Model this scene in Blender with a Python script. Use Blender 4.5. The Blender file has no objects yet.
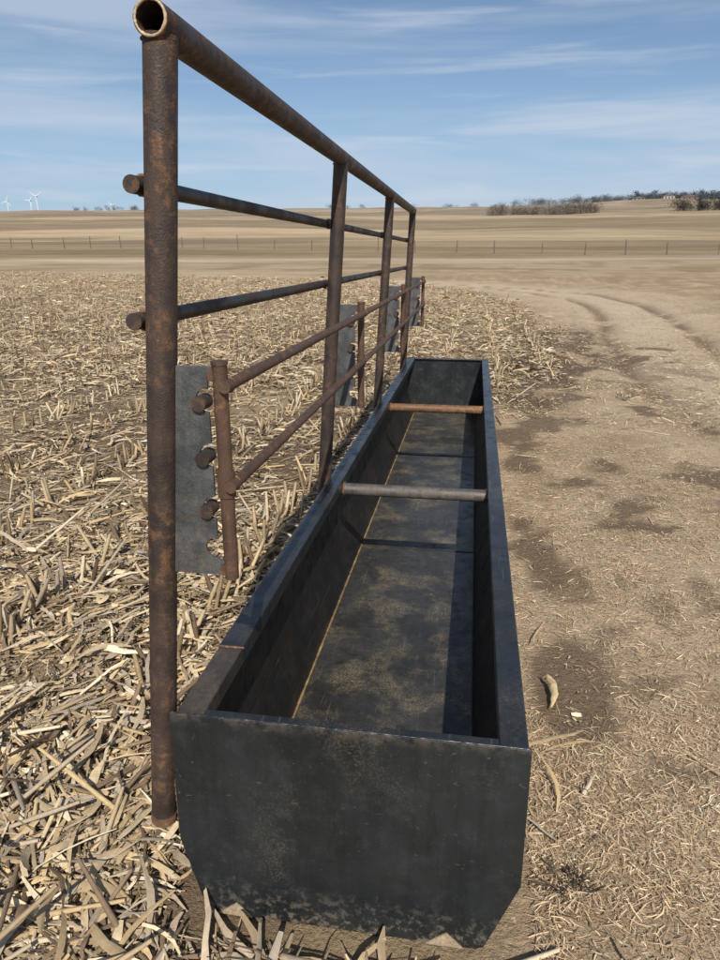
import bpy, math, numpy as np
from mathutils import Vector, Matrix
rng = np.random.default_rng(7)
sc = bpy.context.scene

# ------------------------------------------------------------------ helpers
TAB = np.random.default_rng(3).random((256, 256))
def vnoise(x, y):
    xi = np.floor(x).astype(int); yi = np.floor(y).astype(int)
    fx = x - xi; fy = y - yi
    fx = fx*fx*(3-2*fx); fy = fy*fy*(3-2*fy)
    a = TAB[xi % 256, yi % 256]; b = TAB[(xi+1) % 256, yi % 256]
    c = TAB[xi % 256, (yi+1) % 256]; d = TAB[(xi+1) % 256, (yi+1) % 256]
    return (a*(1-fx)+b*fx)*(1-fy)+(c*(1-fx)+d*fx)*fy
def fbm(x, y, o=4):
    s = 0; a = .5; t = 0
    for i in range(o):
        s = s + a*vnoise(x+17.3*i, y+9.1*i); t += a; a *= .55; x = x*2.03; y = y*2.03
    return s/t
def sstep(a, b, x):
    t = np.clip((x-a)/(b-a), 0, 1); return t*t*(3-2*t)

def link(o, parent=None):
    sc.collection.objects.link(o)
    if parent: o.parent = parent
    return o
def empty(name):
    e = bpy.data.objects.new(name, None); return link(e)
def mesh_obj(name, V, F, mat=None, parent=None, smooth=False, col=None, bevel=0):
    me = bpy.data.meshes.new(name)
    me.from_pydata([tuple(v) for v in V], [], [tuple(f) for f in F]); me.update()
    if smooth:
        me.polygons.foreach_set('use_smooth', [True]*len(me.polygons))
    if mat: me.materials.append(mat)
    o = bpy.data.objects.new(name, me); link(o, parent)
    if bevel:
        m = o.modifiers.new('b', 'BEVEL'); m.width = bevel; m.segments = 2; m.limit_method = 'ANGLE'
    return o
def fast_mesh(name, V, F, mat, col=None, smooth=False, parent=None):
    me = bpy.data.meshes.new(name)
    n = len(V); m, k = F.shape
    me.vertices.add(n); me.vertices.foreach_set('co', np.ascontiguousarray(V, dtype=np.float32).ravel())
    me.loops.add(m*k); me.loops.foreach_set('vertex_index', np.ascontiguousarray(F, dtype=np.int32).ravel())
    me.polygons.add(m); me.polygons.foreach_set('loop_start', np.arange(0, m*k, k, dtype=np.int32))
    try: me.polygons.foreach_set('loop_total', np.full(m, k, dtype=np.int32))
    except Exception: pass
    me.update(calc_edges=True)
    if smooth: me.polygons.foreach_set('use_smooth', np.ones(m, dtype=bool))
    if col is not None:
        a = me.color_attributes.new('Col', 'FLOAT_COLOR', 'POINT')
        c4 = np.ones((n, 4), dtype=np.float32); c4[:, :3] = col
        a.data.foreach_set('color', c4.ravel())
    me.materials.append(mat)
    me.validate()
    o = bpy.data.objects.new(name, me); return link(o, parent)

def frame(d):
    d = d.normalized(); up = Vector((0, 0, 1)) if abs(d.z) < .9 else Vector((1, 0, 0))
    a = d.cross(up).normalized(); b = a.cross(d).normalized(); return a, b
def pipe(name, p0, p1, r, mat, parent, hollow=False, seg=28, rings=1):
    p0 = Vector(p0); p1 = Vector(p1); a, b = frame(p1-p0); V = []; F = []
    for k in range(rings+1):
        c = p0.lerp(p1, k/rings)
        for i in range(seg):
            t = 2*math.pi*i/seg; V.append(c+a*math.cos(t)*r+b*math.sin(t)*r)
    for k in range(rings):
        for i in range(seg):
            j = (i+1) % seg; F.append((k*seg+i, k*seg+j, (k+1)*seg+j, (k+1)*seg+i))
    if hollow:
        ri = r-.0055; base = len(V); d = (p1-p0).normalized()
        for (c, off) in ((p0, 0), (p0, .25), (p1, 0), (p1, -.25)):
            for i in range(seg):
                t = 2*math.pi*i/seg; V.append(c+d*off+a*math.cos(t)*ri+b*math.sin(t)*ri)
        top = rings*seg
        for i in range(seg):
            j = (i+1) % seg
            F.append((i, base+i, base+j, j)); F.append((base+i, base+seg+i, base+seg+j, base+j))
            F.append((top+j, base+2*seg+j, base+2*seg+i, top+i)); F.append((base+2*seg+j, base+3*seg+j, base+3*seg+i, base+2*seg+i))
    else:
        F.append(tuple(range(seg-1, -1, -1))); F.append(tuple(rings*seg+i for i in range(seg)))
    o = mesh_obj(name, V, F, mat, parent, smooth=True)
    m = o.modifiers.new('es', 'EDGE_SPLIT'); m.split_angle = math.radians(40)
    return o
def box(name, x0, x1, y0, y1, z0, z1, mat, parent, bevel=.003):
    V = [(x, y, z) for x in (x0, x1) for y in (y0, y1) for z in (z0, z1)]
    F = [(0, 1, 3, 2), (4, 6, 7, 5), (0, 4, 5, 1), (2, 3, 7, 6), (0, 2, 6, 4), (1, 5, 7, 3)]
    return mesh_obj(name, V, F, mat, parent, bevel=bevel)
def prism(name, poly, y0, y1, mat, parent, bevel=0):
    n = len(poly); V = [(x, y0, z) for x, z in poly]+[(x, y1, z) for x, z in poly]
    F = [tuple(range(n)), tuple(range(2*n-1, n-1, -1))]
    for i in range(n):
        j = (i+1) % n; F.append((j, i, n+i, n+j))
    return mesh_obj(name, V, F, mat, parent, bevel=bevel)
def bead(name, p0, p1, r, mat, parent, amp=.35, step=.006):
    p0 = Vector(p0); p1 = Vector(p1); L = (p1-p0).length; n = max(4, int(L/step)); a, b = frame(p1-p0)
    V = []; F = []; s = 8
    for k in range(n+1):
        c = p0.lerp(p1, k/n); rr = r*(1+amp*(rng.random()-.5)*2)
        for i in range(s):
            t = 2*math.pi*i/s; V.append(c+a*math.cos(t)*rr+b*math.sin(t)*rr)
    for k in range(n):
        for i in range(s):
            j = (i+1) % s; F.append((k*s+i, k*s+j, (k+1)*s+j, (k+1)*s+i))
    return mesh_obj(name, V, F, mat, parent, smooth=True)
def ring_bead(name, c, d, R, r, mat, parent):
    c = Vector(c); a, b = frame(Vector(d)); V = []; F = []; n = 40; s = 8; d = Vector(d).normalized()
    for k in range(n):
        t = 2*math.pi*k/n; e = a*math.cos(t)+b*math.sin(t); rr = r*(1+.3*(rng.random()-.5)*2)
        for i in range(s):
            q = 2*math.pi*i/s; V.append(c+e*(R+rr*math.cos(q))+d*rr*math.sin(q))
    for k in range(n):
        for i in range(s):
            j = (i+1) % s; k2 = (k+1) % n
            F.append((k*s+i, k*s+j, k2*s+j, k2*s+i))
    return mesh_obj(name, V, F, mat, parent, smooth=True)

# ------------------------------------------------------------------ materials
class NT:
    def __init__(s, name):
        s.m = bpy.data.materials.new(name); s.m.use_nodes = True; s.t = s.m.node_tree
        s.b = s.t.nodes['Principled BSDF']
    def n(s, typ, **kw):
        nd = s.t.nodes.new(typ)
        for k, v in kw.items():
            if k in nd.inputs.keys(): nd.inputs[k].default_value = v
            else: setattr(nd, k, v)
        return nd
    def l(s, a, b): s.t.links.new(a, b)
    def coord(s, scale=(1, 1, 1)):
        c = s.n('ShaderNodeTexCoord'); m = s.n('ShaderNodeMapping'); m.inputs['Scale'].default_value = scale
        s.l(c.outputs['Object'], m.inputs['Vector']); return m.outputs[0]
    def noise(s, vec, scale, detail=5, rough=.6, lo=.4, hi=.6, dist=0):
        nz = s.n('ShaderNodeTexNoise'); nz.inputs['Scale'].default_value = scale; nz.inputs['Detail'].default_value = detail
        nz.inputs['Roughness'].default_value = rough; nz.inputs['Distortion'].default_value = dist
        s.l(vec, nz.inputs['Vector'])
        r = s.n('ShaderNodeMapRange'); r.inputs['From Min'].default_value = lo; r.inputs['From Max'].default_value = hi
        s.l(nz.outputs['Fac'], r.inputs['Value']); return r.outputs[0]
    def mix(s, f, a, b, typ='MIX'):
        m = s.n('ShaderNodeMix', data_type='RGBA', blend_type=typ)
        for sock, v in ((m.inputs[0], f), (m.inputs[6], a), (m.inputs[7], b)):
            if hasattr(v, 'links'): s.l(v, sock)
            elif isinstance(v, (int, float)): sock.default_value = v
            else: sock.default_value = (*v, 1)
        return m.outputs[2]
    def mul(s, a, b, op='MULTIPLY'):
        m = s.n('ShaderNodeMath', operation=op)
        for i, v in enumerate((a, b)):
            if hasattr(v, 'links'): s.l(v, m.inputs[i])
            else: m.inputs[i].default_value = v
        return m.outputs[0]
    def axis(s, ax, lo, hi):
        """0..1 ramp along an object axis"""
        c = s.n('ShaderNodeTexCoord'); x = s.n('ShaderNodeSeparateXYZ'); s.l(c.outputs['Object'], x.inputs[0])
        r = s.n('ShaderNodeMapRange'); r.inputs['From Min'].default_value = lo; r.inputs['From Max'].default_value = hi
        s.l(x.outputs[ax], r.inputs['Value']); return r.outputs[0]
    def bump(s, h, strength, dist):
        b = s.n('ShaderNodeBump'); b.inputs['Strength'].default_value = strength; b.inputs['Distance'].default_value = dist
        s.l(h, b.inputs['Height']); s.l(b.outputs[0], s.b.inputs['Normal'])
    def col(s, c): s.l(c, s.b.inputs['Base Color'])

def rust_mat(name, dark, mid, bright, amount=.5, sc_=1.0, rough=.62, metal=.25):
    N = NT(name); v = N.coord()
    a = N.noise(v, 9*sc_, 6, .65, .5-.25*amount, .72-.2*amount)
    b = N.noise(v, 45*sc_, 5, .7, .50, .62)
    c = N.noise(v, 230*sc_, 2, .6, .35, .7)
    pch = N.noise(v, 4.5, 4, .7, .45, .58)
    sv = N.coord((1, 1, .12)); st = N.noise(sv, 60, 3, .6, .45, .7)
    k = N.mix(a, dark, mid)
    k = N.mix(N.mul(N.mul(b, pch), .8*amount+.25), k, bright); k = N.mix(N.mul(b, .15*amount), k, bright)
    k = N.mix(N.mul(st, .45), k, (dark[0]*.6, dark[1]*.6, dark[2]*.65))
    k = N.mix(N.mul(c, .35), k, (.02, .016, .014))
    N.col(k); N.b.inputs['Metallic'].default_value = metal
    r = N.n('ShaderNodeMapRange'); r.inputs['To Min'].default_value = rough-.18; r.inputs['To Max'].default_value = rough+.2
    N.l(a, r.inputs['Value']); N.l(r.outputs[0], N.b.inputs['Roughness'])
    N.bump(c, .3, .002); return N.m
M_post = rust_mat('rusty_pipe', (.042, .031, .026), (.078, .050, .036), (.24, .12, .055), .48)
M_rail = rust_mat('dark_rail_pipe', (.028, .024, .022), (.055, .038, .030), (.17, .09, .045), .35)
M_rust = rust_mat('orange_rust', (.080, .047, .032), (.13, .070, .042), (.28, .145, .07), .55, 1.4)
M_grayplate = rust_mat('bare_plate', (.080, .088, .092), (.14, .144, .142), (.21, .145, .095), .35, 1.6, .5, .4)
M_weld = rust_mat('weld_rust', (.09, .055, .035), (.22, .12, .06), (.38, .22, .10), .7, 2, .7, .1)
M_floorline = rust_mat('yellow_rust_line', (.20, .13, .06), (.36, .24, .10), (.50, .34, .14), .7, 1, .8, 0)
M_crossgray = rust_mat('cross_pipe_gray', (.10, .090, .082), (.17, .145, .125), (.26, .19, .13), .3)
M_crossrust = rust_mat('cross_pipe_rust', (.15, .078, .04), (.27, .135, .062), (.42, .24, .11), .6)
M_cut = rust_mat('fresh_cut', (.50, .40, .28), (.58, .46, .31), (.48, .26, .12), .4)

def steel(name, base, spec_rough, dust, dustcol, scr=.3, endfx=False, dlo=.46, dhi=.62):
    N = NT(name); v = N.coord()
    a = N.noise(v, 3.2, 6, .62, .36, .66, .6)
    b = N.noise(v, 14, 5, .7, .5, .7)
    sv = N.coord((9, 9, .9)); st = N.noise(sv, 3, 4, .65, .45, .72)
    fine = N.noise(v, 160, 3, .7, .50, .66)
    k = N.mix(a, (base[0]*.7, base[1]*.7, base[2]*.7), (base[0]*1.3, base[1]*1.3, base[2]*1.3))
    k = N.mix(N.mul(b, .3), k, (base[0]*2.0, base[1]*1.9, base[2]*1.8))
    k = N.mix(N.mul(st, .5), k, (.012, .013, .014))
    d = N.noise(v, 4.2, 7, .68, dlo, dhi); dd = N.mul(N.mul(d, fine), dust)
    d2 = N.mul(N.mul(d, N.noise(v, 30, 5, .7, .42, .62)), dust*.3)
    k = N.mix(dd, k, dustcol); k = N.mix(d2, k, dustcol)
    w = N.coord((1, .03, 1)); s2 = N.noise(w, 120, 2, .5, .66, .74)
    k = N.mix(N.mul(s2, scr), k, (.22, .21, .19))
    if endfx:
        low = N.axis(2, .13, .0); bl = N.noise(v, 38, 5, .75, .50, .60)
        k = N.mix(N.mul(N.mul(low, bl), .7), k, (.30, .26, .21))
        dv = N.coord((1, 1, .35)); sc2 = N.noise(dv, 26, 5, .8, .64, .72)
        k = N.mix(N.mul(sc2, .4), k, (.16, .155, .15))
        hi = N.axis(2, .56, .592); k = N.mix(N.mul(N.mul(hi, N.noise(v, 30, 5, .7, .45, .6)), .5), k, (.17, .14, .12))
        lv = N.coord((.5, 1, 1)); ls = N.noise(lv, 70, 2, .5, .70, .76, 1.5); k = N.mix(N.mul(ls, .4), k, (.20, .20, .20))
    N.col(k); N.b.inputs['Metallic'].default_value = .35
    r = N.n('ShaderNodeMapRange'); r.inputs['To Min'].default_value = spec_rough; r.inputs['To Max'].default_value = spec_rough+.25
    N.l(b, r.inputs['Value']); N.l(r.outputs[0], N.b.inputs['Roughness'])
    N.bump(a, .12, .015); return N.m
M_end = steel('mill_scale_end', (.026, .031, .033), .34, .35, (.20, .17, .13), .1, True, .52, .66)
M_side = steel('mill_scale_side', (.024, .024, .025), .38, .7, (.13, .085, .045))
M_floor = steel('mill_scale_floor', (.060, .058, .053), .33, 1.2, (.38, .30, .17), .5, False, .49, .65)
M_rim = steel('mill_scale_rim', (.028, .032, .035), .32, .5, (.19, .14, .10))
M_rimbrown = rust_mat('rim_brown', (.06, .048, .04), (.10, .078, .06), (.18, .12, .075), .4, 1.2, .5)

def attr_mat(name, rough=.85, noise_amt=.35, scale=90, transl=0):
    N = NT(name); at = N.n('ShaderNodeAttribute'); at.attribute_name = 'Col'
    k = at.outputs['Color']
    if noise_amt:
        v = N.coord(); f = N.noise(v, scale, 2, .65, .3, .7)
        k = N.mix(N.mul(f, noise_amt), k, (.07, .05, .03))
    N.col(k); N.b.inputs['Roughness'].default_value = rough
    N.b.inputs['Specular IOR Level'].default_value = .25
    return N.m
M_husk = attr_mat('corn_residue', .7, .28, 70)
M_grassbits = attr_mat('dead_grass', .9, 0)
M_tree = attr_mat('tree_mass', .95, 0)

# ground
N = NT('ground'); at = N.n('ShaderNodeAttribute'); at.attribute_name = 'Col'
v = N.coord()
f1 = N.noise(v, 55, 5, .75, .35, .66); f2 = N.noise(v, 9, 5, .7, .35, .68); f3 = N.noise(v, 260, 2, .7, .4, .7)
f4 = N.noise(v, .9, 5, .6, .35, .68)
sv = N.coord((.012, .09, .05)); f5 = N.noise(sv, 1, 5, .65, .42, .6)
sv = N.coord((.06, .5, .2)); f6 = N.noise(sv, 1, 4, .7, .4, .62)
farm = N.axis(1, 22, 70)
k = N.mix(N.mul(f1, .42), at.outputs['Color'], (.13, .09, .055), 'MIX')
k = N.mix(N.mul(f2, .55), k, (1.4, 1.34, 1.26), 'MULTIPLY')
k = N.mix(N.mul(f3, .40), k, (.66, .53, .36))
k = N.mix(N.mul(f4, .28), k, (.70, .66, .63), 'MULTIPLY')
k = N.mix(N.mul(N.mul(f5, farm), .6), k, (.60, .57, .53), 'MULTIPLY')
k = N.mix(N.mul(N.mul(f6, farm), .65), k, (.58, .56, .50), 'MULTIPLY')
N.col(k); N.b.inputs['Roughness'].default_value = .95; N.b.inputs['Specular IOR Level'].default_value = .1
hs = N.mul(f1, N.mul(f2, 1.5), 'ADD'); N.bump(hs, .8, .016)
M_ground = N.m

# ------------------------------------------------------------------ terrain
PY = [-400, 0, 33, 60, 100, 200, 400, 700, 3200]; PZ = [0, 0, 0, .75, 2.9, 9.3, 23, 42.8, 160]
def zbase(y):
    k = 0
    for o in (-.18, -.09, 0, .09, .18): k = k+np.interp(y+o*np.clip(np.abs(y), 8, 300), PY, PZ)
    return k/5
BX = [-50, 0, 7, 8, 10, 13, 16, 20, 26, 32, 40, 46, 60]
BV = [-.25, -.25, -.1, .2, .9, 1.5, 1.8, 1.7, 1.2, .2, -6, -30, -400]
def bnd(y): return np.interp(y, BX, BV)
def field_mask(x, y):
    w = (fbm(x*.8+3, y*.8, 3)-.5)*1.1+(fbm(x*3, y*3, 2)-.5)*.3
    return sstep(.3, -.3, x-bnd(y)+w)
TY = [0, 5, 9, 14, 20, 26, 31, 36, 42, 60]; TX = [3.3, 3.2, 3.0, 3.4, 4.3, 4.6, 3.6, 0, -10, -60]
def track_c(y):
    k = 0
    for o in (-2, -1, 0, 1, 2): k = k+np.interp(y+o, TY, TX)
    return k/5
def height(x, y):
    x = np.asarray(x, float); y = np.asarray(y, float)
    z = zbase(y)
    far = sstep(30, 120, y)
    z = z + 4.2*sstep(10, 160, x)*sstep(150, 700, y)*np.clip(y/700, 0, 4)
    z = z + far*(fbm(x/70+5, y/60, 3)-.5)*np.clip(y/100, 0, 3)*1.5
    z = z + 1.0*np.exp(-((x-8.8)/1.7)**2-((y-19)/3.6)**2)+.35*np.exp(-((x-11)/5)**2-((y-30)/5)**2)
    cx = track_c(y)
    z = z - .08*(np.exp(-((x-cx-.85)/.24)**2)+np.exp(-((x-cx+.85)/.24)**2))*sstep(3, 8, y)*sstep(50, 35, y)
    near = sstep(.05, .5, np.maximum(np.maximum(-.75-x, x-.25), np.maximum(1.1-y, y-7.4)))
    z = z + near*(fbm(x*.9, y*.9, 4)-.5)*.12*(1-far) - .004
    stub = field_mask(x, y)
    z = z + near*stub*(fbm(x*6, y*6, 3)-.5)*.06*(1-far)
    return z
xs_in = np.arange(-7, 7.001, .06); ys_in = np.arange(0, 14.001, .06)
def grow(s, step, lim, f=1.075):
    o = []; v = s
    while v < lim: step *= f; v += step; o.append(v)
    return np.array(o)
g = grow(7, .06, 3600); XS = np.concatenate([-g[::-1], xs_in, g])
gy = grow(14, .06, 3100, 1.04); gb = grow(0, .06, 300, 1.25)
YS = np.concatenate([-gb[::-1], ys_in, gy])
GX, GY = np.meshgrid(XS, YS); GZ = height(GX, GY)
PATCH = ((1.15, 3.5, .5, .28, .95), (1.05, 4.3, .45, .5, .95), (.75, 1.95, .25, .15, .75), (1.7, 2.9, .4, .3, .75), (.45, 2.4, .14, .4, .7),
         (2.4, 5.2, .8, .5, .8), (.75, 5.4, .4, .6, .9), (1.2, 1.6, .3, .15, .6), (3.2, 3.2, .6, .5, .65), (.5, 6.8, .3, .9, .95), (2.6, 12.5, 1., 1.2, .55),
         (1.9, 7.4, .6, .6, .7), (.42, 3.7, .16, .6, .7), (.9, 7.9, .6, .7, .9), (.5, 8.6, .5, .7, .9), (1.35, 10.3, .5, .9, .85))
def patch_mask(x, y):
    pat = np.zeros_like(x)
    for px_, py_, rx, ry, a in PATCH: pat = np.maximum(pat, a*np.exp(-((x-px_)/rx)**2-((y-py_)/ry)**2))
    n = fbm(x*2.6+40, y*2.6, 5)
    return sstep(.38, .60, pat*.58+(n-.5)*2.3*sstep(.02, .3, pat)+.12)*sstep(.03, .25, pat)
def ground_color(x, y):
    S = np.array
    def mixc(a, b, t): return a*(1-t[..., None])+b*t[..., None]
    o = np.ones(x.shape+(3,))
    n1 = fbm(x*1.3, y*1.3, 4); n2 = fbm(x*.35+9, y*.35, 4); n3 = fbm(x*4+2, y*4, 4)
    straw = mixc(o*S([.18, .125, .077]), o*S([.40, .30, .18]), sstep(.35, .65, n1))
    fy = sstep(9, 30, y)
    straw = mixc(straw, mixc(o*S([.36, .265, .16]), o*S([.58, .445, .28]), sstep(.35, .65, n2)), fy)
    grass = mixc(o*S([.47, .34, .21]), o*S([.70, .54, .365]), sstep(.35, .65, n2*.5+n3*.5))
    cx = track_c(y)
    tw = np.interp(y, [0, 10, 20, 30, 60], [.9, 1.4, 1.9, 2.6, 8])
    tr = np.exp(-((x-cx+(n1-.5)*1.2)/tw)**2)*sstep(3, 10, y)*sstep(75, 45, y)
    tf = sstep(.42, .60, n1*.5+n2*.5)*(1-tr)*sstep(7, 14, y)*sstep(60, 40, y)
    grass = mixc(grass, o*S([.33, .235, .14]), tf*.8)
    grass = mixc(grass, o*S([.72, .58, .42]), tr*.9)
    rut = (np.exp(-((x-cx-.85)/.2)**2)+np.exp(-((x-cx+.85)/.2)**2))*sstep(5, 10, y)*sstep(50, 35, y)
    grass = mixc(grass, o*S([.22, .15, .095]), np.clip(rut*.95*sstep(.26, .46, n1), 0, 1))
    grass = mixc(grass, o*S([.125, .08, .05]), patch_mask(x, y)*.88)
    sp_ = sstep(.57, .65, n3*.6+n1*.4)*sstep(16, 8, y)
    grass = mixc(grass, o*S([.19, .125, .077]), sp_*.75)
    m = field_mask(x, y)
    c = mixc(grass, straw, m)
    e = np.exp(-((x-bnd(y)-.15)/.75)**2)*sstep(7, 8.5, y)*sstep(19, 14, y)
    c = mixc(c, o*S([.08, .052, .033]), np.clip(e*1.8*sstep(.38, .6, n3*.5+n1*.5), 0, .92))
    e2 = sstep(.56, .68, fbm(x*.7+30, y*1.3, 4))*m*sstep(25, 12, y)
    c = mixc(c, o*S([.11, .072, .045]), e2*.75)
    yw = y + (fbm(x/60, y/60, 2)-.5)*y*.22 + x*.04
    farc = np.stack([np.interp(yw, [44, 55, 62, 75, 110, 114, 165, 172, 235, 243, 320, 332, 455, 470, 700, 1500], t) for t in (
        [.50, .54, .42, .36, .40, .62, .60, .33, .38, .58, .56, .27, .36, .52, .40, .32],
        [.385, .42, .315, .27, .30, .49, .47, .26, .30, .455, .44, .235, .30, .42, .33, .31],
        [.25, .28, .195, .165, .185, .32, .31, .17, .20, .31, .30, .18, .225, .31, .27, .30])], -1)  # far field bands, kept pale: distance haze is put into their colour
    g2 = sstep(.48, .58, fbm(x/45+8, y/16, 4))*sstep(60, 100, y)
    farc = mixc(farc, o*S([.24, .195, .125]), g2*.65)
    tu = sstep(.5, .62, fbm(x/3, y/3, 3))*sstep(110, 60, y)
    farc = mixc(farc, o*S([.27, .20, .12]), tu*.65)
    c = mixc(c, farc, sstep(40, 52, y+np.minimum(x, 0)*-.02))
    ln = np.exp(-((y-66-(x*.10)+(fbm(x/20, x*0+2, 2)-.5)*4)/3.2)**2)
    c = mixc(c, o*S([.70, .58, .44]), np.clip(ln, 0, 1)*.9)
    return c
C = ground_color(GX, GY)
ny, nx = GX.shape
idx = np.arange(nx*ny).reshape(ny, nx)
F = np.stack([idx[:-1, :-1], idx[:-1, 1:], idx[1:, 1:], idx[1:, :-1]], -1).reshape(-1, 4)
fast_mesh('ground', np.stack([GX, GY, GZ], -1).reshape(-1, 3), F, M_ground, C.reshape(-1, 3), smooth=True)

# ------------------------------------------------------------------ crop residue
def scatter(n, y0, y1, side, p=1.0, clump=True):
    out = []; tot = 0
    while tot < n:
        u = rng.random(n*2)
        y = y0*(y1/y0)**(u**p)
        if side == 'L': x = -rng.random(n*2)*(1.05*y+1.2)+np.minimum(bnd(y)+.7, 3)
        else: x = rng.random(n*2)*(.55*y+1.4)+np.maximum(bnd(y)-.3, -.2)
        if side == 'L':
            dens = .48+.52*sstep(.38, .56, fbm(x*1.7+30, y*1.9, 4)) if clump else 1
            ok = rng.random(n*2) < field_mask(x, y)*dens+.012
        else:
            dens = .3+.7*sstep(.36, .54, fbm(x*2.3+11, y*2.3, 4))
            ok = rng.random(n*2) < (1-field_mask(x, y)*.8)*dens*(1-.75*patch_mask(x, y))
        ok &= ~((x > -.70) & (x < .22) & (y > 1.17) & (y < 7.28))
        out.append(np.stack([x[ok], y[ok]], 1)); tot += ok.sum()
    return np.concatenate(out)[:n]
PAL = np.array([[.70, .55, .34], [.61, .47, .28], [.50, .37, .215], [.80, .67, .47], [.33, .235, .145], [.19, .13, .08], [.54, .43, .30], [.65, .48, .26], [.44, .33, .20], [.60, .48, .31], [.40, .33, .25]])
def strips(name, P, Lr, Wr, lift, mat, pal, segs=4, arc=.25, tilt=.25, scaleY=0.0, dark=1.0, fold=False):
    n = len(P); x, y = P.T; z = height(x, y)
    ph = rng.random(n)*2*np.pi
    big = 1+scaleY*np.clip(y-4, 0, 60)
    L = (Lr[0]+(Lr[1]-Lr[0])*rng.random(n)**2.4)*(1+.25*(big-1)); W = (Wr[0]+(Wr[1]-Wr[0])*rng.random(n)**1.8)*big
    bend = (rng.random(n)-.5)*1.2; ar = (rng.random(n)-.2)*arc; ti = (rng.random(n)-.5)*2*tilt
    r0 = (rng.random(n)-.5)*1.5; tw = (rng.random(n)-.5)*2.8; z0 = z+rng.random(n)**2*lift
    m = 3 if fold else 2
    V = np.zeros((n, segs+1, m, 3)); blunt = rng.random(n)*.55+.2; fd = (rng.random(n)-.35)*.9
    for k_ in range(segs+1):
        t = k_/segs-.5
        al = t*L; la = bend*t*t*L+rng.normal(0, .014, n)*L
        cx = x+al*np.cos(ph)-la*np.sin(ph); cy = y+al*np.sin(ph)+la*np.cos(ph)
        cz = z0+ti*t*L+np.abs(ti)*.5*L+ar*(.25-t*t)*L+.004
        cz = np.maximum(cz, z+.001)
        r = r0+tw*t; w = W*(1-blunt*np.abs(2*t)**2.2)*.5*(.78+.44*rng.random(n))
        sx = -np.sin(ph)*np.cos(r)*w; sy = np.cos(ph)*np.cos(r)*w; sz = np.sin(r)*w
        V[:, k_, 0] = np.stack([cx-sx, cy-sy, cz-sz+np.abs(sz)], -1); V[:, k_, m-1] = np.stack([cx+sx, cy+sy, cz+sz+np.abs(sz)], -1)
        if fold:
            o_ = w*fd; V[:, k_, 1] = np.stack([cx+np.sin(ph)*np.sin(r)*o_, cy-np.cos(ph)*np.sin(r)*o_, cz+np.abs(sz)+np.cos(r)*np.abs(o_)], -1)
    b = (np.arange(n)*(segs+1)*m)[:, None]; Fl = []
    for c_ in range(m-1):
        q = np.arange(segs)*m+c_
        Fl.append(np.stack([b+q, b+q+1, b+q+m+1, b+q+m], -1).reshape(-1, 4))
    Fq = np.concatenate(Fl)
    ci = pal[rng.integers(0, len(pal), n)]*(.68+.5*rng.random((n, 1)))*dark
    col = np.repeat(ci, (segs+1)*m, 0)*(.84+.32*rng.random((n*(segs+1)*m, 1)))
    return V.reshape(-1, 3), Fq, np.minimum(col, .85)
def join(parts):
    Vs, Fs, Cs = [], [], []; o = 0
    for v_, f_, c_ in parts: Vs.append(v_); Fs.append(f_+o); Cs.append(c_); o += len(v_)
    return np.concatenate(Vs), np.concatenate(Fs), np.concatenate(Cs)
def tubes(P0, P1, r0, r1, col, s=6):
    n = len(P0); d = P1-P0; d /= np.linalg.norm(d, axis=1)[:, None]
    up = np.where(np.abs(d[:, 2:3]) > .9, [[1., 0, 0]], [[0, 0, 1.]])
    a = np.cross(d, up); a /= np.linalg.norm(a, axis=1)[:, None]; b = np.cross(a, d)
    V = np.zeros((n, 4, s, 3))
    for k_, (t, f) in enumerate(((0, 1.), (.47, .9), (.52, 1.15), (1, .85))):
        c = P0+(P1-P0)*t; r = (r0+(r1-r0)*t)*f
        for i in range(s):
            q = 2*np.pi*i/s; V[:, k_, i] = c+(a*math.cos(q)+b*math.sin(q))*r[:, None]
    base = (np.arange(n)*4*s)[:, None, None]; kk = (np.arange(3)*s)[None, :, None]; ii = np.arange(s)[None, None, :]; jj = (ii+1) % s
    Fq = np.stack([base+kk+ii, base+kk+jj, base+kk+s+jj, base+kk+s+ii], -1).reshape(-1, 4)
    return V.reshape(-1, 3), Fq, np.repeat(col, 4*s, 0)
parts = []
parts.append(strips('a', scatter(24000, .75, 14, 'L', .8), (.03, .27), (.004, .024), .05, None, PAL, fold=True))
parts.append(strips('big', scatter(550, .75, 9, 'L', .8), (.10, .28), (.014, .032), .05, None, PAL[[0, 1, 3, 2, 6, 10]], 7, arc=.35, fold=True))
parts.append(strips('b', scatter(70000, .75, 20, 'L', .82), (.012, .08), (.002, .010), .024, None, PAL, 3))
parts.append(strips('c', scatter(52000, 8, 60, 'L', .9), (.05, .26), (.010, .030), .10, None, PAL, 3, scaleY=.04))
P = scatter(2200, .8, 24, 'L', .9); n = len(P)
z = height(P[:, 0], P[:, 1]); ph = rng.normal(.3, 1.2, n); L = .08+.38*rng.random(n)**1.6; el = rng.random(n)**3*.5
p0 = np.stack([P[:, 0], P[:, 1], z+.012], 1); p1 = p0+np.stack([np.cos(ph)*np.cos(el), np.sin(ph)*np.cos(el), np.sin(el)], 1)*L[:, None]
p1[:, 2] = np.maximum(p1[:, 2], height(p1[:, 0], p1[:, 1])+.012)
bad = (p1[:, 0] > -.74) & (p1[:, 0] < .24) & (p1[:, 1] > 1.15) & (p1[:, 1] < 7.3)
p0, p1 = p0[~bad], p1[~bad]; n = len(p0)
parts.append(tubes(p0, p1, np.full(n, .006)+rng.random(n)*.004, np.full(n, .006), PAL[rng.integers(0, 11, n)]*(.7+.3*rng.random((n, 1)))))
rows = []
for rx in np.arange(-46, 3, .76):
    m_ = 620; yv = 2.0*(60/2.0)**(rng.random(m_)**.8); rows.append(np.stack([rx+rng.normal(0, .035, m_), yv], 1))
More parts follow.
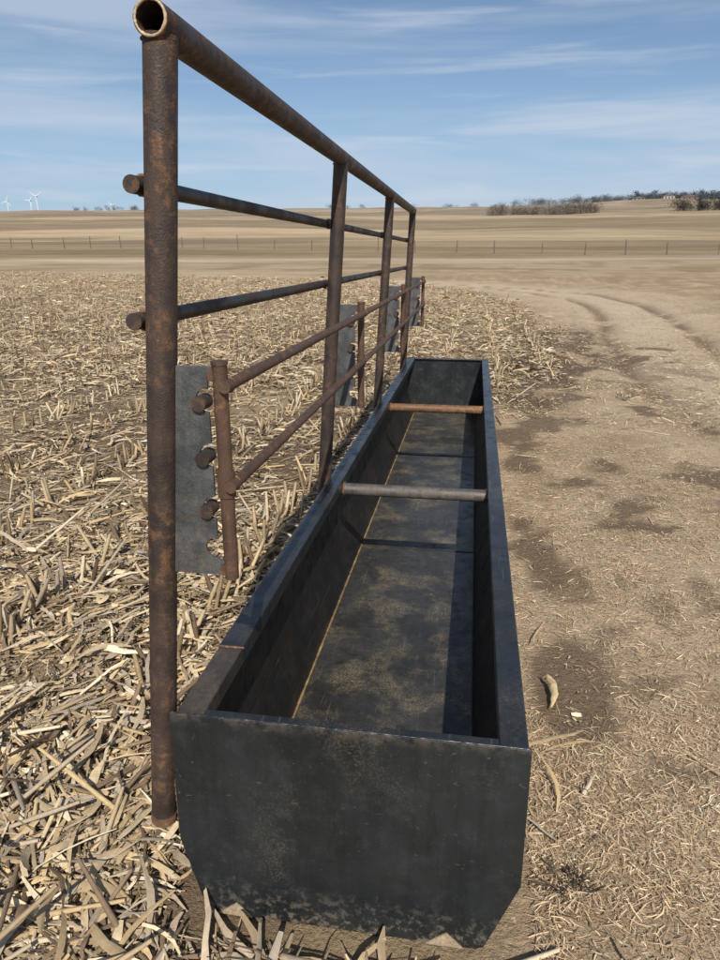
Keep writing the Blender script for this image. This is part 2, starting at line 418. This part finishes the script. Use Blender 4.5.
R = np.concatenate(rows); keep = (rng.random(len(R)) < field_mask(R[:, 0], R[:, 1])*.6) & ((R[:, 0] < -.85) | (R[:, 1] > 8)) & (R[:, 0] > -1.1*R[:, 1]-2)
R = R[keep]; n = len(R); z = height(R[:, 0], R[:, 1])
p0 = np.stack([R[:, 0], R[:, 1], z-.01], 1); p1 = p0+np.stack([rng.normal(0, .05, n), rng.normal(0, .05, n), .05+.17*rng.random(n)], 1)
parts.append(tubes(p0, p1, np.full(n, .012), np.full(n, .009), PAL[rng.integers(0, 11, n)]*(.75+.3*rng.random((n, 1)))))
V, F, Cc = join(parts); fast_mesh('corn_stubble_residue', V, F, M_husk, Cc)

PALG = np.array([[.66, .50, .32], [.56, .42, .26], [.74, .60, .41], [.44, .31, .19], [.29, .20, .12], [.62, .46, .28]])
parts = [strips('g', scatter(115000, .75, 16, 'R', .85), (.012, .06), (.0013, .004), .012, None, PALG, 2, arc=.4, tilt=.35),
         strips('g2', scatter(900, .8, 14, 'R', .9), (.03, .14), (.002, .008), .01, None, PAL, 4, arc=.1, tilt=.05, fold=True),
         strips('g3', scatter(30000, 7, 34, 'R', .9), (.03, .12), (.004, .010), .02, None, PALG, 2, arc=.4, tilt=.35)]
P = scatter(45, 1.2, 12, 'R', 1); n = len(P); z = height(P[:, 0], P[:, 1]); ph = rng.normal(2.9, .4, n); L = .1+.22*rng.random(n)
p0 = np.stack([P[:, 0]+.2, P[:, 1], z+.006], 1); p1 = p0+np.stack([np.cos(ph)*L, np.sin(ph)*L, ph*0+.004], 1)
ok = p1[:, 0] > .22; p0, p1 = p0[ok], p1[ok]; n = len(p0)
parts.append(tubes(p0, p1, np.full(n, .004), np.full(n, .0025), PAL[rng.integers(0, 4, n)]*.8))
V, F, Cc = join(parts); fast_mesh('dead_grass', V, F, M_grassbits, Cc)

def weed(name, cx, cy, h, nst, dark):
    P0 = []; P1 = []; z = float(height(cx, cy))
    for i in range(nst):
        a = rng.random()*6.28; e = .1+rng.random()*.8; l = h*(.5+rng.random()*.7)
        q = Vector((cx, cy, z)); d = Vector((math.cos(a)*math.cos(e), math.sin(a)*math.cos(e), math.sin(e)))
        m1 = q+d*l*.6; P0.append(q); P1.append(m1)
        for j in range(4):
            dd = (d+Vector(rng.normal(0, .5, 3))*.9).normalized(); P0.append(m1); e1 = m1+dd*l*.45; e1.z = max(e1.z, z+.005); P1.append(e1)
    P0 = np.array(P0); P1 = np.array(P1); n = len(P0)
    V, F, c = tubes(P0, P1, np.full(n, .0024), np.full(n, .0012), np.tile(np.array([dark]), (n, 1)), 4)
    fast_mesh(name, V, F, M_grassbits, c)
weed('dried_weed', .315, 1.50, .085, 12, [.09, .07, .05])
weed('dried_weed', 1.75, 8.3, .14, 10, [.13, .10, .06])
weed('dried_weed', -1.5, 2.1, .2, 8, [.16, .12, .08])

# ------------------------------------------------------------------ feed trough
T = empty('feed_trough')
XL, XR, Y0, Y1, ZT = -.640, .160, 1.290, 7.20, .587
t = .006
outer = [(XL, ZT-.05), (XL, .22), (XL+.045, .018), (XR-.068, .018), (XR, .22), (XR, ZT-.05)]
inner = [(XR-t, ZT-.05), (XR-t, .222), (XR-.098, .018+t), (XL+.070, .018+t), (XL+t, .222), (XL+t, ZT-.05)]
def sheet(name, a, b, c, d, mat):
    prism(name, [a, b, c, d], Y0+.006, Y1-.006, mat, T)
sheet('side_wall', outer[0], outer[1], inner[4], inner[5], M_side)
sheet('lower_side', outer[1], outer[2], inner[3], inner[4], M_side)
sheet('floor', (outer[2][0], .018), (outer[3][0], .018), inner[2], inner[3], M_floor)
sheet('lower_side', outer[3], outer[4], inner[1], inner[2], M_side)
sheet('side_wall', outer[4], outer[5], inner[0], inner[1], M_side)
box('rim', XL-.003, XL+.066, Y0+.30, Y1-.007, ZT-.05, ZT, M_rim, T, .004)
box('rim_end', XL-.001, XL+.065, Y0+.006, Y0+.299, ZT-.05, ZT-.001, M_rimbrown, T, .004)
box('rim', XR-.060, XR+.003, Y0+.006, Y1-.007, ZT-.05, ZT, M_rim, T, .004)
def endplate(y0, y1, name):
    prism(name, [(XL-.012, ZT+.004), (XL-.014, .225), (XL+.04, 0.012), (XL+.06, .004), (XR-.085, 0.004), (XR-.064, .014), (XR+.010, .215), (XR+.008, ZT+.004)], y0, y1, M_end, T, .0018)
endplate(Y0-.004, Y0+.005, 'end_plate'); endplate(Y1-.006, Y1+.003, 'end_plate_far')
box('end_lip', XL+.067, XR-.061, Y0+.0055, Y0+.030, ZT-.006, ZT, M_rim, T, .002)
box('end_lip_far', XL+.067, XR-.061, Y1-.035, Y1-.0065, ZT-.006, ZT, M_rim, T, .002)
for cx in (-.525, .0):
    prism('skid', [(cx-.042, .007), (cx+.006, .046), (cx+.046, .007)], Y0-.009, Y0-.0045, M_cut, T)
    prism('skid_angle', [(cx-.04, .002), (cx, .016), (cx+.04, .002)], Y0+.01, Y1-.01, M_side, T)
bead('weld', (XL-.008, Y0+.001, ZT+.003), (XR+.004, Y0+.001, ZT+.003), .0028, M_rim, T)
bead('weld', (XL+.072, Y0+.03, .026), (XL+.072, Y1-.01, .026), .0045, M_floorline, T, .4, .02)
bead('weld', (XR-.099, Y0+.03, .026), (XR-.099, Y1-.01, .026), .003, M_weld, T, .3, .02)
bead('weld', (XL-.014, Y0+.004, .24), (XL-.013, Y0+.004, .40), .005, M_weld, T)
bead('weld', (XL+.069, Y0+.30, ZT+.0), (XL-.002, Y0+.30, ZT), .003, M_weld, T)
for yj in (3.62, 5.55): box('floor_shadow_strip', XL+.075, XR-.102, yj, yj+.006, .0235, .0275, M_side, T, .001)  # thin dark strips standing in for the cross pipes' shadow lines
for y, mt in ((3.11, M_crossgray), (5.0, M_crossrust)):
    pipe('cross_pipe', (XL+.062, y, .535), (XR-.056, y, .535), .029, mt, T)
    ring_bead('weld', (XL+.070, y, .535), (1, 0, 0), .030, .004, M_weld, T); ring_bead('weld', (XR-.063, y, .535), (1, 0, 0), .030, .004, M_weld, T)

# ------------------------------------------------------------------ pipe fence panel
Pn = empty('pipe_fence_panel'); r = .0305
PYs = [1.325, 3.12, 5.0, 6.9]; topX = [-.563, -.577, -.592, -.605]; botX = [-.712, -.690, -.684, -.681]; ZTOP = 1.980
def px(i, z): return topX[i]+(botX[i]-topX[i])*(ZTOP-z)/(ZTOP-.235)
for i, y in enumerate(PYs):
    zb = .248 if i == 0 else .235
    pipe('post_%d' % (i+1), (px(i, zb), y, zb), (topX[i], y, ZTOP-.018), r, M_post, Pn, rings=1)
    d = Vector((topX[i]-botX[i], 0, 1.745)).normalized()
    ring_bead('post_weld', (px(i, ZTOP-.026), y, ZTOP-.026), d, r-.001, .003, M_post, Pn)
    box('bracket', px(i, .40)+.02, XL-.0005 if i else XL-.0145, y-.004, y+.004, .34, .46, M_post, Pn, .001)
pipe('top_rail', (topX[0]-.001, PYs[0]-.034, ZTOP), (topX[3], PYs[3]+.06, ZTOP), r+.0005, M_post, Pn, hollow=True, seg=40)
ring_bead('rail_end_weld', (topX[0]-.001, PYs[0]-.0345, ZTOP), (0, 1, 0), r-.003, .0026, M_cut, Pn)
mr = .0165
for z in (1.722, 1.474):
    pipe('mid_rail', (px(0, z)-.048, PYs[0]-.02, z), (px(3, z)-.048, PYs[3]+.05, z), mr, M_rail, Pn)
    for i in range(4): ring_bead('rail_weld', (px(i, z)-.040, PYs[i]+.012, z), (0, 1, 0), mr+.001, .0035, M_weld, Pn)
pipe('post_foot', (px(0, .244), PYs[0], .244), (px(0, .268), PYs[0], .268), r+.001, M_weld, Pn)

Nk = empty('neck_rail'); Nk.parent = Pn
BXb = -.491; bz0, bz1 = .935, 1.388
for i, y in enumerate(PYs):
    xr = -.519
    pts = [(px(i, bz0)+r-.006, bz0+.0), (xr+.018, bz0), (xr+.018, bz0+.03), (xr, bz0+.035)]
    for zc in (.998, 1.09, 1.205, 1.32):
        for a in range(9):
            q = -math.pi/2+math.pi*a/8; pts.append((xr-.027*math.cos(q)*1.0, zc+.025*math.sin(q)))
    pts += [(xr, bz1-.02), (xr+.018, bz1-.015), (xr+.018, bz1), (px(i, bz1)+r-.006, bz1)]
    prism('notched_plate', pts, y-.003, y+.005, M_grayplate, Nk, .0008)
    for zc in (1.09, 1.205, 1.32):
        pipe('pin', (xr-.018, y-.014, zc-.007), (xr-.018, y+.03, zc-.007), .0155, M_post, Nk, seg=20)
    pipe('upright', (BXb, y-.004, bz0-.004), (BXb, y-.004, bz1+.004), .0150, M_rust, Nk, seg=20)
    pipe('upright_cap', (BXb, y-.004, bz1+.004), (BXb, y-.004, bz1+.012), .0170, M_rust, Nk, seg=20)
    box('tab', xr+.004, BXb-.012, y-.012, y-.0035, bz1-.028, bz1-.006, M_rust, Nk, .001)
    box('tab', xr+.004, BXb-.012, y-.012, y-.0035, bz0+.004, bz0+.026, M_rust, Nk, .001)
    pipe('collar', (BXb, y-.004, 1.118), (BXb, y-.004, 1.172), .0185, M_rust, Nk, seg=20)
for z in (1.352, 1.145):
    pipe('rail', (BXb+.016, PYs[0]-.028, z), (BXb+.010, PYs[3]+.04, z), .0125, M_rust, Nk, seg=20)
    for y in PYs: ring_bead('rail_weld', (BXb+.010, y+.008, z), (0, 1, 0), .014, .004, M_weld, Nk)

# ------------------------------------------------------------------ background
def simple(name, c, rough=.8):
    N = NT(name); v = N.coord(); f = N.noise(v, 3, 4, .6, .3, .7); N.col(N.mix(f, c, tuple(q*.75 for q in c))); N.b.inputs['Roughness'].default_value = rough; return N.m
M_wood = simple('weathered_wood', (.17, .13, .10)); M_white = simple('white_paint', (.75, .76, .78), .5); M_wire = simple('wire', (.20, .20, .20), .5)
M_roof = simple('roof', (.14, .115, .11)); M_glass = simple('window_dark', (.04, .045, .05), .2)
def fence(name, pts, sp, hgt, pr):
    e = empty(name); P0 = []; P1 = []; prev = None; W0 = []; W1 = []
    for (a, b) in zip(pts[:-1], pts[1:]):
        a = np.array(a, float); b = np.array(b, float); L = np.linalg.norm(b-a); m = int(L/sp)
        for k_ in range(m):
            p = a+(b-a)*k_/m+rng.normal(0, .25, 2); z = float(height(p[0], p[1])); hh = hgt*(.75+.45*rng.random())
            P0.append((p[0], p[1], z-.1)); P1.append((p[0]+rng.normal(0, .07), p[1], z+hh))
            if prev is not None:
                for f in (.35, .6, .9): W0.append((prev[0], prev[1], prev[2]+f*hgt)); W1.append((p[0], p[1], z+f*hgt))
            prev = (p[0], p[1], z)
    P0, P1, W0, W1 = map(np.array, (P0, P1, W0, W1)); n = len(P0)
    V, F, c = tubes(P0, P1, np.full(n, pr)*(.5+.8*rng.random(n)), np.full(n, pr*.8), np.ones((n, 3))*.2)
    fast_mesh('posts', V, F, M_wood, parent=e)
    n = len(W0); V, F, c = tubes(W0, W1, np.full(n, .009), np.full(n, .009), np.ones((n, 3)), 3); fast_mesh('wires', V, F, M_wire, parent=e)
fence('wire_fence', [(-140, 92), (-40, 86), (10, 74), (60, 74)], 4.0, 1.35, .065)

def trees(name, specs, cols, limbs=True):
    parts = []; A0 = []; A1 = []; R0 = []; R1 = []; TV = []; TC = []
    for (x, y, h, w) in specs:
        z = float(height(x, y)); col = cols[rng.integers(0, len(cols))]
        A0.append((x, y, z-.3)); A1.append((x+rng.normal(0, .1), y, z+h*.55)); R0.append(h*.02); R1.append(h*.008)
        for j in range(4):
            a = rng.random()*6.28; s = z+h*(.2+.3*rng.random())
            A0.append((x, y, s)); A1.append((x+math.cos(a)*w*.3, y+math.sin(a)*w*.3, s+h*.35)); R0.append(h*.009); R1.append(h*.004)
        for c_ in range(9):
            a = rng.random()*6.28; rr = rng.random()*w*.42; cc = np.array([x+math.cos(a)*rr, y+math.sin(a)*rr, z+h*(.12+.62*rng.random())])
            nn = 44; sz = w*.15*(.6+.8*rng.random())
            p = cc+rng.normal(0, 1, (nn, 3))*sz*[1, 1, .7]; p[:, 2] = np.clip(p[:, 2], z+.1, z+h*1.05)
            d = rng.normal(0, 1, (nn, 2, 3))*h*.055
            tri = np.stack([p, p+d[:, 0], p+d[:, 1], p+(d[:, 0]+d[:, 1])*.3], 1)
            TV.append(tri.reshape(-1, 3)); TC.append(np.repeat(col*(.6+.8*rng.random((nn, 1))), 4, 0))
    n = len(A0); parts.append(tubes(np.array(A0), np.array(A1), np.array(R0), np.array(R1), np.ones((n, 3))*[.13, .11, .09], 5))
    TV = np.concatenate(TV); parts.append((TV, np.arange(len(TV)).reshape(-1, 4)[:, [0, 1, 3, 2]], np.concatenate(TC)))
    V, F, c = join(parts); fast_mesh(name, V, F, M_tree, c)
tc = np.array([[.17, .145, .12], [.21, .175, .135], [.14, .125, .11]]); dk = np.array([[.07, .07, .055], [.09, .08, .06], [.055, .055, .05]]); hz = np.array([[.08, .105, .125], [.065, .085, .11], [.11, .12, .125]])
sp = [(x+rng.normal(0, 1.5), 330+rng.normal(0, 5), 2.6+3*rng.random(), 4+4*rng.random()) for x in np.concatenate([rng.uniform(5, 12, 11), rng.uniform(14, 48, 52)])]
trees('distant_shrubs', sp, tc)
trees('distant_trees', [(x, 330+rng.normal(0, 5), 3.5+3*rng.random(), 5+3*rng.random()) for x in rng.uniform(80, 112, 26)], dk)
sp = [(20+250*(u**.55), 720+rng.normal(0, 10), 3+4*rng.random()+2.5*u, 8+7*rng.random()) for u in rng.random(320)]
sp += [(x, 715, 7+5*rng.random(), 8) for x in rng.uniform(140, 235, 40)]
sp += [(x, 740, 4+3*rng.random(), 8) for x in rng.uniform(-430, -350, 12)]+[(x, 740, 3.5+2*rng.random(), 8) for x in rng.uniform(-150, 20, 14)]
trees('distant_trees', sp, hz)
def house(name, x, y, w, d, h, wall):
    e = empty(name); z = float(height(x, y))-.2
    box('walls', x-w/2, x+w/2, y-d/2, y+d/2, z, z+h, wall, e, 0)
    rz = z+h+.02
    prism('roof', [(x-w/2-.5, rz), (x, rz+h*.6), (x+w/2+.5, rz)], y-d/2-.5, y+d/2+.5, M_roof, e)
    for k_ in (-.3, .3): box('window', x+w*k_-.7, x+w*k_+.7, y-d/2-.05, y-d/2-.01, z+1.2, z+2.3, M_glass, e, 0)
    box('door', x-.6, x+.6, y-d/2-.05, y-d/2-.01, z+.2, z+2.2, M_glass, e, 0)
house('farm_house', 162, 690, 9, 8, 3.0, simple('pale_wall', (.45, .43, .40)))
house('farm_shed', 180, 695, 15, 9, 3.0, simple('barn_brown', (.20, .13, .11)))
house('farm_shed', 139, 700, 11, 8, 2.6, simple('barn_gray', (.30, .29, .28)))
def turbine(x, y, H, rot, name='wind_turbine'):
    e = empty(name); z = float(height(x, y))-1
    V, F, c = tubes(np.array([[x, y, z]]), np.array([[x, y, z+H]]), np.array([1.9]), np.array([1.3]), np.ones((1, 3)), 14); fast_mesh('tower', V, F, M_white, parent=e)
    box('nacelle', x-2, x+2, y-3, y+6, z+H-1, z+H+3.2, M_white, e, .6)
    pipe('hub', (x, y-5.5, z+H+1), (x, y-3, z+H+1), 1.7, M_white, e)
    for k_ in range(3):
        a = rot+k_*2*math.pi/3; dx, dz = math.cos(a), math.sin(a); qx, qz = -dz, dx; Lb = H*.4; c0 = (x, y-4.5, z+H+1)
        V = []
        for (s, wd, th) in ((.02, .8, .7), (.2, 1.3, .5), (1, .3, .12)):
            for (u, vv) in ((-wd, -th), (wd, -th), (wd, th), (-wd, th)): V.append((c0[0]+dx*Lb*s+qx*u, c0[1]+vv, c0[2]+dz*Lb*s+qz*u))
        F = [(3, 2, 1, 0), (8, 9, 10, 11)]+[(b_*4+i, b_*4+(i+1) % 4, b_*4+4+(i+1) % 4, b_*4+4+i) for b_ in (0, 1) for i in range(4)]
        mesh_obj('blade_%d' % (k_+1), V, F, M_white, e)
turbine(-1643, 2600, 76, .5); turbine(-1800, 2650, 60, 1.3); turbine(-1735, 2700, 62, .9); turbine(-1500, 2900, 48, .2); turbine(-1275, 2900, 50, .7)

# ------------------------------------------------------------------ light & sky
d = Vector((-.12, .54, -.48)).normalized()
sun = bpy.data.lights.new('sun', 'SUN'); sun.energy = 5.0; sun.angle = math.radians(.5); sun.color = (1, .94, .86)
so = bpy.data.objects.new('sun', sun); so.rotation_euler = d.to_track_quat('-Z', 'Y').to_euler(); link(so)
w = bpy.data.worlds.new('World'); sc.world = w; w.use_nodes = True; nt = w.node_tree
bg = nt.nodes['Background']; sky = nt.nodes.new('ShaderNodeTexSky'); sky.sky_type = 'NISHITA'; sky.sun_disc = False
sky.sun_elevation = math.asin(-d.z); sky.sun_rotation = math.atan2(-d.x, -d.y); sky.air_density = 1.0; sky.dust_density = .4; sky.ozone_density = 3.0
tcn = nt.nodes.new('ShaderNodeTexCoord')
def layer(scale, rot, sc_, lo, hi, amt, prev, col):
    mp = nt.nodes.new('ShaderNodeMapping'); mp.inputs['Scale'].default_value = scale; mp.inputs['Rotation'].default_value = rot
    nt.links.new(tcn.outputs['Generated'], mp.inputs['Vector'])
    nz = nt.nodes.new('ShaderNodeTexNoise'); nz.inputs['Scale'].default_value = sc_; nz.inputs['Detail'].default_value = 6; nz.inputs['Roughness'].default_value = .52; nz.inputs['Distortion'].default_value = .4
    nt.links.new(mp.outputs[0], nz.inputs['Vector'])
    m_ = nt.nodes.new('ShaderNodeMapRange'); m_.inputs['From Min'].default_value = lo; m_.inputs['From Max'].default_value = hi; m_.inputs['To Max'].default_value = amt; m_.interpolation_type = 'SMOOTHSTEP'
    nt.links.new(nz.outputs['Fac'], m_.inputs['Value'])
    mx = nt.nodes.new('ShaderNodeMix'); mx.data_type = 'RGBA'; nt.links.new(m_.outputs[0], mx.inputs[0]); nt.links.new(prev, mx.inputs[6]); mx.inputs[7].default_value = col
    return mx.outputs[2]
# thin haze towards the horizon, then cirrus over it
sx = nt.nodes.new('ShaderNodeSeparateXYZ'); nt.links.new(tcn.outputs['Generated'], sx.inputs[0])
hm = nt.nodes.new('ShaderNodeMapRange'); hm.inputs['From Min'].default_value = .26; hm.inputs['From Max'].default_value = .03; hm.inputs['To Max'].default_value = .65
nt.links.new(sx.outputs[2], hm.inputs['Value'])
mx = nt.nodes.new('ShaderNodeMix'); mx.data_type = 'RGBA'; nt.links.new(hm.outputs[0], mx.inputs[0]); nt.links.new(sky.outputs[0], mx.inputs[6]); mx.inputs[7].default_value = (3.5, 5.2, 7.8, 1)
s = layer((1.0, 1.0, 9), (0, math.radians(5), 0), 1.3, .44, .68, .62, mx.outputs[2], (5.9, 6.8, 8.1, 1))
s = layer((2.0, 2.0, 24), (0, math.radians(-7), 0), 1.6, .50, .74, .5, s, (6.8, 7.5, 8.5, 1))
nt.links.new(s, bg.inputs['Color']); bg.inputs['Strength'].default_value = .092

# ------------------------------------------------------------------ camera
cam = bpy.data.cameras.new('camera'); co = bpy.data.objects.new('camera', cam); link(co)
co.location = (0, 0, 1.6); co.rotation_euler = (math.radians(90-17.9), 0, math.radians(9.04))
cam.sensor_fit = 'VERTICAL'; cam.sensor_height = 36; cam.lens = 26.25; cam.clip_start = .05; cam.clip_end = 9000
sc.camera = co
sc.view_settings.view_transform = 'Standard'; sc.view_settings.look = 'None'; sc.view_settings.exposure = 0
